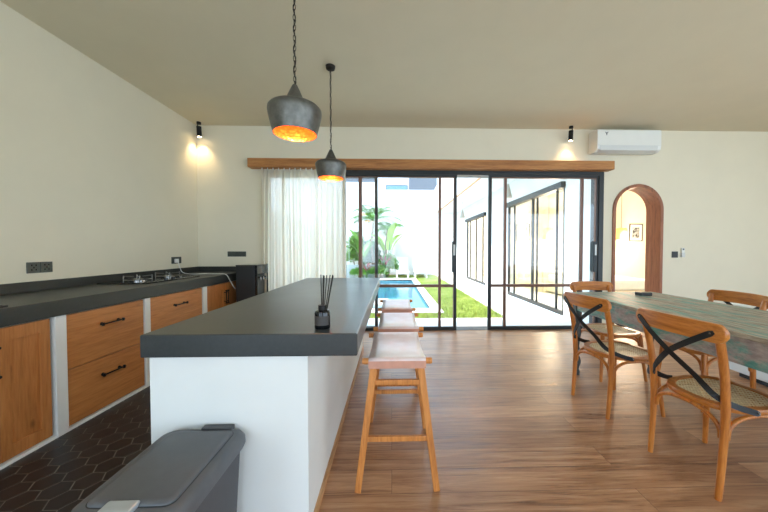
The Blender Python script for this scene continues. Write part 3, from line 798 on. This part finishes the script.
o = MB().box(-.055, .055, -.04, .04, 0, .032); tag(o.build('small_box', M['black_plastic'], loc=(2.45, 2.83, .85), bevel=.005), 'small flat black box on the far end of the dining table', 'box')

# ------------------------------------------------------------------ chairs
def spline(pts, n=6):
    out = []; V = [Vector(p) for p in pts]; L = len(V)
    for i in range(L - 1):
        P0, P1, P2, P3 = V[max(0, i - 1)], V[i], V[i + 1], V[min(L - 1, i + 2)]
        for k in range(n):
            u = k / n; out.append(.5 * ((2 * P1) + (P2 - P0) * u + (2 * P0 - 5 * P1 + 4 * P2 - P3) * u * u + (3 * P1 - P0 - 3 * P2 + P3) * u ** 3))
    out.append(V[-1]); return out
def make_chair(loc, rz, label):
    o = thing('dining_chair', label, 'chair', loc, rz, 'cross-back chairs round the dining table')
    ZS = .47
    for s_ in (-1, 1):
        pts = spline([(-.235, s_ * .186, 0), (-.219, s_ * .188, .22), (-.212, s_ * .192, .45), (-.235, s_ * .198, .68), (-.283, s_ * .204, .885)])
        n = len(pts); MB().tube(pts, [.0145 + .005 * min(1, 2 * i / n) for i in range(n)], 12).build('leg', M['chair'], o, smooth=True)
        pts = spline([(.215, s_ * .225, 0), (.195, s_ * .205, .22), (.178, s_ * .188, .45)])
        n = len(pts); MB().tube(pts, [.0135 + .006 * i / n for i in range(n)], 12).build('leg', M['chair'], o, smooth=True)
    # seat ring
    def outl(k, sc):
        a = 2 * PI * k / 56; c, s_ = math.cos(a), math.sin(a); p = 2 / 2.7
        x = .228 * sc * math.copysign(abs(c) ** p, c); w_ = (.212 + .10 * x) * sc
        return .014 + x, w_ * math.copysign(abs(s_) ** p, s_)
    q = MB(); secs = [(1.0, ZS - .03), (1.02, ZS - .02), (1.02, ZS - .008), (1.0, ZS), (.84, ZS), (.81, ZS - .006), (.81, ZS - .03)]
    rings = [[q.bm.verts.new((*outl(k, sc), z)) for k in range(56)] for sc, z in secs]
    rings.append(rings[0])
    for A, B in zip(rings, rings[1:]):
        for k in range(56): q.face([A[k], A[(k + 1) % 56], B[(k + 1) % 56], B[k]])
    seat = q.build('seat_frame', M['chairx'], o, smooth=True)
    q = MB(); rs = [(.82, ZS - .004), (.6, ZS - .007), (.3, ZS - .010)]
    rings = [[q.bm.verts.new((*outl(k, sc), z)) for k in range(56)] for sc, z in rs]
    for A, B in zip(rings, rings[1:]):
        for k in range(56): q.face([A[k], A[(k + 1) % 56], B[(k + 1) % 56], B[k]])
    q.face(rings[-1]); q.build('cane_seat', M['cane'], o, smooth=True)
    # bentwood arches under the seat
    def arch(p0, p1, name='bracket'):
        p0 = Vector(p0); p1 = Vector(p1); pts = []
        for k in range(25):
            u = k / 24; a = PI * u; cc = -math.copysign(abs(math.cos(a)) ** .8, math.cos(a)); ss = abs(math.sin(a)) ** .75
            p = (p0 + p1) / 2 + (p1 - p0) / 2 * cc; p.z = .315 + (.43 - .315) * ss; pts.append(p)
        MB().tube(pts, .0115, 10).build(name, M['chair'], o, smooth=True)
    arch((-.212, -.172, 0), (-.212, .172, 0)); arch((.185, -.178, 0), (.185, .178, 0))
    for s_ in (-1, 1): arch((-.195, s_ * .190, 0), (.168, s_ * .198, 0))
    # top rail
    q = MB(); NN = 40; rings = []
    for i in range(NN + 1):
        u = -1 + 2 * i / NN; y = .246 * u; hh = .05 * (1 - max(0, (abs(u) - .86) / .14) ** 2 * .75); zc = .872 + .006 * (1 - u * u)
        x = -.282 - .040 * (1 - u * u); th = .012
        rings.append([q.bm.verts.new((x + a * th, y, zc + b_ * hh)) for a, b_ in ((-1, -1), (1, -1), (1, -.5), (1, .5), (1, 1), (-1, 1), (-1.25, .5), (-1.25, -.5))])
    for A, B in zip(rings, rings[1:]):
        for k in range(8): q.face([A[k], A[(k + 1) % 8], B[(k + 1) % 8], B[k]])
    q.face(rings[0][::-1]); q.face(rings[-1]); q.build('top_rail', M['chairx'], o, smooth=True, bevel=.004)
    # crossing metal straps
    for s_ in (-1, 1):
        off = -.003 * (s_ + 1)
        key = [(-.316, s_ * .208, .882), (-.334, s_ * .11, .808), (-.325 + off, 0, .722), (-.285, -s_ * .10, .622), (-.242, -s_ * .168, .535), (-.14, -s_ * .196, .482), (-.05, -s_ * .222, .457)]
        pts = spline(key, 5); nr = []
        for i, p in enumerate(pts):
            u = max(0, min(1, (i / (len(pts) - 1) - .5) / .35)); nr.append((-(1 - u), -s_ * u, .35 * u))
        bz = MB().ribbon(pts, nr, .030, .004).build('cross_strap', M['strap'], o)
        e_ = Vector(key[-1]) + Vector((-.012, -s_ * .002, .006)); MB().cyl(e_, e_ + Vector((0, -s_ * .006, 0)), .005, seg=10).build('screw', M['chrome'], bz)
        e_ = Vector(key[0]) + Vector((0, -s_ * .012, -.008)); MB().cyl(e_, e_ + Vector((-.006, 0, 0)), .005, seg=10).build('screw', M['chrome'], bz)
    return o
ch = make_chair((1.910, 1.679, 0), math.radians(5), 'bentwood cross-back dining chair in the right foreground, on the near left side of the table')
copy_tree(ch, loc=(1.868, 2.43, 0), rz=math.radians(6.5), label='bentwood cross-back dining chair at the far left side of the table')
copy_tree(ch, loc=(2.275, 3.055, 0), rz=math.radians(-90.5), label='bentwood cross-back dining chair at the head of the table, nearest to the glass doors')
copy_tree(ch, loc=(2.70, 2.50, 0), rz=math.radians(178), label='bentwood cross-back dining chair on the right side of the table, against the plain wall')

# ------------------------------------------------------------------ sideboard
sb = thing('sideboard', 'low white sideboard on a black plinth to the right of the dining table', 'sideboard', (3.76, 2.1, 0), math.radians(-2))
MB().box(-.26, .26, -.95, .95, .045, .73).build('body', M['white'], sb, bevel=.005)
MB().box(-.235, .24, -.93, .82, 0, .045).build('plinth', M['black_plastic'], sb)
for k in range(3): MB().box(-.272, -.26, -.94 + .63 * k, -.94 + .63 * k + .62, .055, .70).build('door', M['white'], sb, bevel=.002)

# ------------------------------------------------------------------ garden furniture and lights
def lounger(x, y, label):
    o = thing('pool_lounger', label, 'lounger', (x, y, Z0), 0, 'white loungers at the pool end')
    q = MB(); W = .30
    # seat slab sloping up to a high back, moulded side profile
    prof = [(-.75, .30), (-.62, .36), (.05, .30), (.40, .95), (.46, .93), (.14, .22), (.05, .20), (-.75, .22)]
    q.prism(prof, 'x', -W, W); q.build('shell', M['ac'], o, bevel=.02)
    for sx in (-1, 1):
        for y0 in (-.70, .12): MB().bar((sx * (W - .04), y0, 0), (sx * (W - .04), y0 + .03, .24), .06, .08).build('leg', M['ac'], o, bevel=.01)
    return o
L1 = lounger(.50, 14.4, 'white pool lounger at the pool end, left of the pair, beside the plants')
copy_tree(L1, loc=(1.35, 14.4, Z0 - .0), label='white pool lounger at the pool end, right of the pair, next to the lawn')
def cone_lamp(y, label):
    o = thing('cone_pendant', label, 'pendant lamp', (2.9, y, 2.58), 0, 'white cone pendants')
    MB().lathe([(.10, 0), (.102, .01), (.03, .30), (.018, .34)], seg=24).build('lamp_shade', M['cone_shaded'], o, smooth=True)
    MB().cyl((0, 0, .33), (0, 0, ZC - 2.58), .006, seg=6).build('cord', M['ac_grey'], o)
    MB().cyl((0, 0, ZC - 2.60), (0, 0, ZC - 2.58), .04, seg=16).build('ceiling_rose', M['ac_grey'], o)
cone_lamp(7.4, 'nearer white cone pendant under the wing eave'); cone_lamp(12.2, 'farther white cone pendant under the wing eave')

# ------------------------------------------------------------------ plants
def blade_mesh(q, base, yaw, L, W, droop, seg=7, fold=.25, up0=1.2, rnd=random):
    base = Vector(base); d = Vector((math.cos(yaw), math.sin(yaw), 0)); sd = Vector((-math.sin(yaw), math.cos(yaw), 0))
    p = base.copy(); ang = up0; rows = []
    for i in range(seg + 1):
        u = i / seg; w_ = W * math.sin(PI * min(1, .12 + .88 * u) ** .8) * (1 if u < 1 else 0)
        upv = Vector((0, 0, 1)) * math.cos(ang) - d * math.sin(ang)
        rows.append([p - sd * w_ + upv * w_ * fold, p.copy(), p + sd * w_ + upv * w_ * fold])
        p = p + (d * math.cos(ang) + Vector((0, 0, 1)) * math.sin(ang)) * (L / seg); ang -= droop / seg
    q.grid(rows)
def frond(q, base, yaw, L, droop, up0, leaf=.3, n=24):
    base = Vector(base); d = Vector((math.cos(yaw), math.sin(yaw), 0)); sd = Vector((-math.sin(yaw), math.cos(yaw), 0)); p = base.copy(); ang = up0; pts = [p.copy()]
    for i in range(n):
        t_ = d * math.cos(ang) + Vector((0, 0, 1)) * math.sin(ang); p = p + t_ * (L / n); ang -= droop / n; pts.append(p.copy())
        u = (i + 1) / n; ll = leaf * math.sin(PI * (.15 + .8 * u))
        if i > 1:
            for s_ in (-1, 1):
                tip = p + sd * s_ * ll + t_ * ll * .55 + Vector((0, 0, -ll * .25)); m_ = (p + tip) / 2 + Vector((0, 0, .03))
                a = q.bm.verts.new(p - t_ * .012); b_ = q.bm.verts.new(m_ - t_ * .02); c_ = q.bm.verts.new(tip); d_ = q.bm.verts.new(m_ + t_ * .02)
                q.face([a, b_, c_, d_])
    q.tube(pts, .012, 5)
def palm(x, y, h, label, n=15, L=1.5, seed=1):
    r = random.Random(seed)
    o = thing('palm_tree', label, 'palm', (x, y, Z0), 0)
    pts = [(0.05 * math.sin(i), .03 * i, h * i / 8) for i in range(9)]
    MB().tube(pts, [.085 - .004 * i for i in range(9)], 10).build('trunk', M['trunk'], o, smooth=True)
    q = MB()
    for i in range(n): frond(q, (pts[-1][0], pts[-1][1], h - .05), 2 * PI * i / n + r.uniform(-.2, .2), L * r.uniform(.8, 1.1), r.uniform(1.5, 2.3), r.uniform(.7, 1.35), .42)
    q.build('fronds', M['leaf'], o)
def broad(x, y, label, n, L, W, mat, stem_h, seed, cat='plant', name='broadleaf_plant', up=(1.0, 1.4), droop=(.8, 1.6)):
    r = random.Random(seed); o = thing(name, label, cat, (x, y, Z0), 0)
    q = MB(); s_ = MB()
    for i in range(n):
        yaw = 2 * PI * i / n + r.uniform(-.4, .4); sh = stem_h * r.uniform(.6, 1.05); ox, oy = math.cos(yaw), math.sin(yaw)
        top = (ox * .18 * sh, oy * .18 * sh, sh); s_.tube([(ox * .03, oy * .03, 0), (ox * .07 * sh, oy * .07 * sh, sh * .55), top], [.022, .016, .010], 6)
        blade_mesh(q, top, yaw, L * r.uniform(.75, 1.1), W * r.uniform(.8, 1.1), r.uniform(*droop), up0=r.uniform(*up))
    s_.build('stem', M['leaf3'], o, smooth=True); q.build('leaves', M[mat], o, smooth=True)
def bush(x, y, rx, ry, h, label, mat, seed, n=900, leaf=.07):
    r = random.Random(seed); o = thing('garden_bush', label, 'bush', (x, y, Z0), 0)
    s_ = MB(); q = MB()
    for i in range(7):
        a = r.uniform(0, 2 * PI); s_.tube([(0, 0, 0), (rx * .4 * math.cos(a), ry * .4 * math.sin(a), h * .45), (rx * .7 * math.cos(a), ry * .7 * math.sin(a), h * .8)], [.02, .012, .006], 5)
    for i in range(n):
        a = r.uniform(0, 2 * PI); ph = math.acos(r.uniform(-.2, 1)); rad = r.uniform(.55, 1.0)
        p = Vector((rx * rad * math.sin(ph) * math.cos(a), ry * rad * math.sin(ph) * math.sin(a), h * (.42 + .55 * rad * math.cos(ph))))
        if p.z < .02: p.z = .02 + r.random() * .1
        d = Vector((r.uniform(-1, 1), r.uniform(-1, 1), r.uniform(-.3, 1))).normalized(); sd = d.orthogonal().normalized(); l_ = leaf * r.uniform(.7, 1.4)
        q.face([q.bm.verts.new(p), q.bm.verts.new(p + d * l_ * .5 + sd * l_ * .3), q.bm.verts.new(p + d * l_), q.bm.verts.new(p + d * l_ * .5 - sd * l_ * .3)])
    s_.build('stem', M['trunk'], o); q.build('foliage', M[mat], o)
palm(-.95, 14.6, 2.75, 'feathery palm tree against the white garden wall', seed=2)
palm(-.25, 14.85, 2.3, 'shorter palm tree behind the broad-leaved plant', n=9, L=1.0, seed=5)
broad(-.20, 14.35, 'tall lime-green broad-leaved plant with upright leaves beside the loungers', 8, 1.35, .15, 'leaf2', 2.0, 4)
broad(-1.35, 13.9, 'tall green broad-leaved plant left of the feathery palm', 7, 1.1, .15, 'leaf', 1.6, 9)
broad(-.33, 14.05, 'burgundy-leaved cordyline below the tall lime plant', 14, .55, .05, 'leaf_red', .85, 12, name='cordyline', up=(.5, 1.3))
broad(-1.15, 13.75, 'small burgundy-leaved cordyline in front of the grey planter wall', 12, .45, .045, 'leaf_red', .5, 13, name='cordyline', up=(.5, 1.3))
bush(-.15, 14.35, .5, .35, 1.15, 'round green bush left of the loungers', 'leaf', 21, 2200)
bush(-1.05, 14.95, .5, .35, 1.9, 'dark upright bush behind the palm trunk', 'leaf3', 22, 2400, .11)
bush(-1.75, 14.9, .5, .35, 2.3, 'tall leafy bush at the left of the garden bed', 'leaf', 23, 2400, .11)
bush(-1.5, 13.82, .45, .25, .5, 'low groundcover bush in front of the planter, left one', 'leaf', 24, 1400)
bush(-.62, 13.80, .5, .25, .6, 'low groundcover bush in front of the planter, right one', 'leaf', 25, 1500)
tag(MB().box(-2.6, -.6, 14.15, 14.27, Z0 - .02, .55).build('planter_wall', M['planter'], bevel=.01), 'low blue-grey planter wall behind the pool among the plants', 'planter')

# ------------------------------------------------------------------ building behind
nb = thing('apartment_building', 'pale modern building rising behind the white garden wall', 'building', (-1, 27, 0))
MB().box(-7, 9, 0, 6, 0, 9.0).build('wall', M['bldg'], nb)
MB().box(-3.1, -.5, -.06, 0, 7.3, 7.85).build('cladding', M['bldg_grey'], nb)
MB().box(2.55, 5.07, -.1, 0, 6.0, 7.8).build('cladding', M['bldg_grey'], nb)
f_ = MB().box(.46, 2.45, -.12, 0, 6.5, 7.05).build('window', M['bldg_grey'], nb); MB().box(.54, 2.37, -.13, -.11, 6.58, 6.97).build('pane', M['glass_far'], f_)

# ------------------------------------------------------------------ bedroom through the arch
bed = thing('bed', 'bed with white linen in the bedroom beyond the arched doorway', 'bed', (5.55, 7.95, 0))
MB().box(-.9, .9, -1.0, .9, .05, .30).build('bed_base', M['cream'], bed, bevel=.02)
MB().box(-.88, .88, -.98, .88, .30, .55).build('mattress', M['pillowwhite'], bed, bevel=.07, seg=4)
MB().box(-1.0, 1.0, .88, .94, 0, .62).build('headboard', M['cream'], bed, bevel=.02)
for x in (-.45, .45): MB().box(-.32 + x, .32 + x, .45, .85, .53, .68).build('pillow', M['pillowwhite'], bed, bevel=.06, seg=4)
bed.location.x = 5.55
m = MT('framed_print', rough=.6); f = m.noise(m.coord((6, 6, 6)), 2, 5); m.color(m.ramp(f, [(.4, srgb(40, 40, 40)), (.55, srgb(150, 150, 146)), (.7, srgb(225, 222, 214))])); M['print'] = m.m
def picture(x, z, label):
    o = thing('framed_picture', label, 'picture', (x, 8.9, z), 0, 'bedroom pictures')
    q = MB(); W_, H_ = .20, .26
    q.box(-W_, W_, -.025, 0, -H_, -H_ + .02).box(-W_, W_, -.025, 0, H_ - .02, H_).box(-W_, -W_ + .02, -.025, 0, -H_ + .02, H_ - .02).box(W_ - .02, W_, -.025, 0, -H_ + .02, H_ - .02); q.build('frame', M['black_plastic'], o)
    MB().box(-W_ + .02, W_ - .02, -.012, 0, -H_ + .02, H_ - .02).build('mat_board', M['pillowwhite'], o)
    q = MB(); n = 10; q.box(-.11, .11, -.014, -.012, -.16, .16); q.build('print', M['print'], o)
picture(7.42, 1.80, 'framed black and white picture seen through the arched doorway')
picture(3.95, 1.80, 'framed picture seen through the wing glass door')
def rattan(x, y, label):
    o = thing('rattan_pendant', label, 'pendant lamp', (x, y, 1.58), 0, 'rattan pendants')
    MB().lathe([(.13, 0), (.15, .05), (.15, .28), (.12, .33), (.02, .34)], seg=24, close_ends=False).build('lamp_shade', M['lampshade'], o, smooth=True)
    MB().cyl((0, 0, .34), (0, 0, ZC - 1.58), .005, seg=6).build('cord', M['black_plastic'], o)
    l = bpy.data.lights.new('rattan_light', 'POINT'); l.energy = 55; l.color = (1, .84, .64); l.shadow_soft_size = .1
    lo = bpy.data.objects.new('rattan_light', l); C.objects.link(lo); lo.location = (x, y - .2, 1.62)
rattan(6.70, 8.55, 'rattan pendant lamp seen through the arched doorway')
rattan(4.55, 8.55, 'rattan pendant lamp seen through the wing glass door')
dw = thing('wooden_door', 'warm wooden door at the right inside the bedroom', 'door', (8.13, 8.9, 0))
MB().box(-.26, .26, -.05, 0, 0, 2.15).build('leaf', M['door_wood'], dw, bevel=.004); MB().cyl((-.2, -.09, 1.0), (-.2, -.05, 1.0), .02, seg=12).build('knob', M['black_metal'], dw)

for y in (10.6, 12.9):  # unseen lamps added to brighten the room behind the far wing door
    o = thing('fill_globe', 'added glass globe lamp brightening the %s half of the far bedroom' % ('near' if y < 12 else 'far'), 'added fill lamp', (5.6, y, ZC))
    MB().lathe([(.05, 0), (.05, -.04), (.03, -.045)], seg=20).build('ceiling_rose', M['ac'], o); MB().lathe([(.001, -.27), (.08, -.25), (.12, -.16), (.08, -.07), (.03, -.045)], seg=24).build('globe', M['lampshade'], o, smooth=True)
    l = bpy.data.lights.new('fill_light', 'POINT'); l.energy = 160; l.color = (1, .9, .76); l.shadow_soft_size = .12
    lo = bpy.data.objects.new('fill_light', l); C.objects.link(lo); lo.location = (5.6, y, ZC - .4)
# ------------------------------------------------------------------ light
wd_ = bpy.data.worlds.new('sky'); S.world = wd_; wd_.use_nodes = True; nt = wd_.node_tree; bg = nt.nodes['Background']
tcw = nt.nodes.new('ShaderNodeTexCoord'); sx = nt.nodes.new('ShaderNodeSeparateXYZ'); nt.links.new(tcw.outputs['Generated'], sx.inputs[0])
rp = nt.nodes.new('ShaderNodeValToRGB'); rp.color_ramp.elements[0].position = 0; rp.color_ramp.elements[0].color = (.70, .85, 1, 1)
rp.color_ramp.elements[1].position = .8; rp.color_ramp.elements[1].color = (.50, .72, 1, 1)
nt.links.new(sx.outputs[2], rp.inputs[0]); nt.links.new(rp.outputs[0], bg.inputs['Color']); bg.inputs['Strength'].default_value = 2.4
sun = bpy.data.lights.new('sun', 'SUN'); sun.energy = 3.6; sun.angle = math.radians(1.5); sun.color = (1, .95, .86)
so = bpy.data.objects.new('sun', sun); C.objects.link(so)
so.rotation_euler = Vector((.62, .18, -1)).to_track_quat('-Z', 'Y').to_euler()
def portal(x, y, z, sx_, sy_, d):
    l = bpy.data.lights.new('portal', 'AREA'); l.shape = 'RECTANGLE'; l.size = sx_; l.size_y = sy_; l.cycles.is_portal = True
    o = bpy.data.objects.new('portal', l); C.objects.link(o); o.location = (x, y, z); o.rotation_euler = Vector(d).to_track_quat('-Z', 'Z').to_euler()
for a, c in ops: portal((a + c) / 2, YR - .1, 1.38, c - a, 2.75, (0, 1, 0))
portal(7.6, -.5, 1.5, 3.8, 3.0, (-1, 0, 0)); portal(.7, YB + .3, 1.25, 5.4, 2.5, (0, -1, 0))

# ------------------------------------------------------------------ camera
cam = bpy.data.cameras.new('camera'); co = bpy.data.objects.new('camera', cam); C.objects.link(co)
cam.sensor_width = 36; cam.lens = 298.7 * 36 / 768; cam.shift_x = -16 / 768; cam.clip_start = .05
co.location = (0, 0, 1.3); co.rotation_euler = (math.radians(90 - 1.34), 0, math.radians(-1.6))
S.camera = co
v = S.view_settings; v.view_transform = 'Standard'; v.look = 'None'; v.exposure = 1.14; v.gamma = 1; v.use_curve_mapping = False
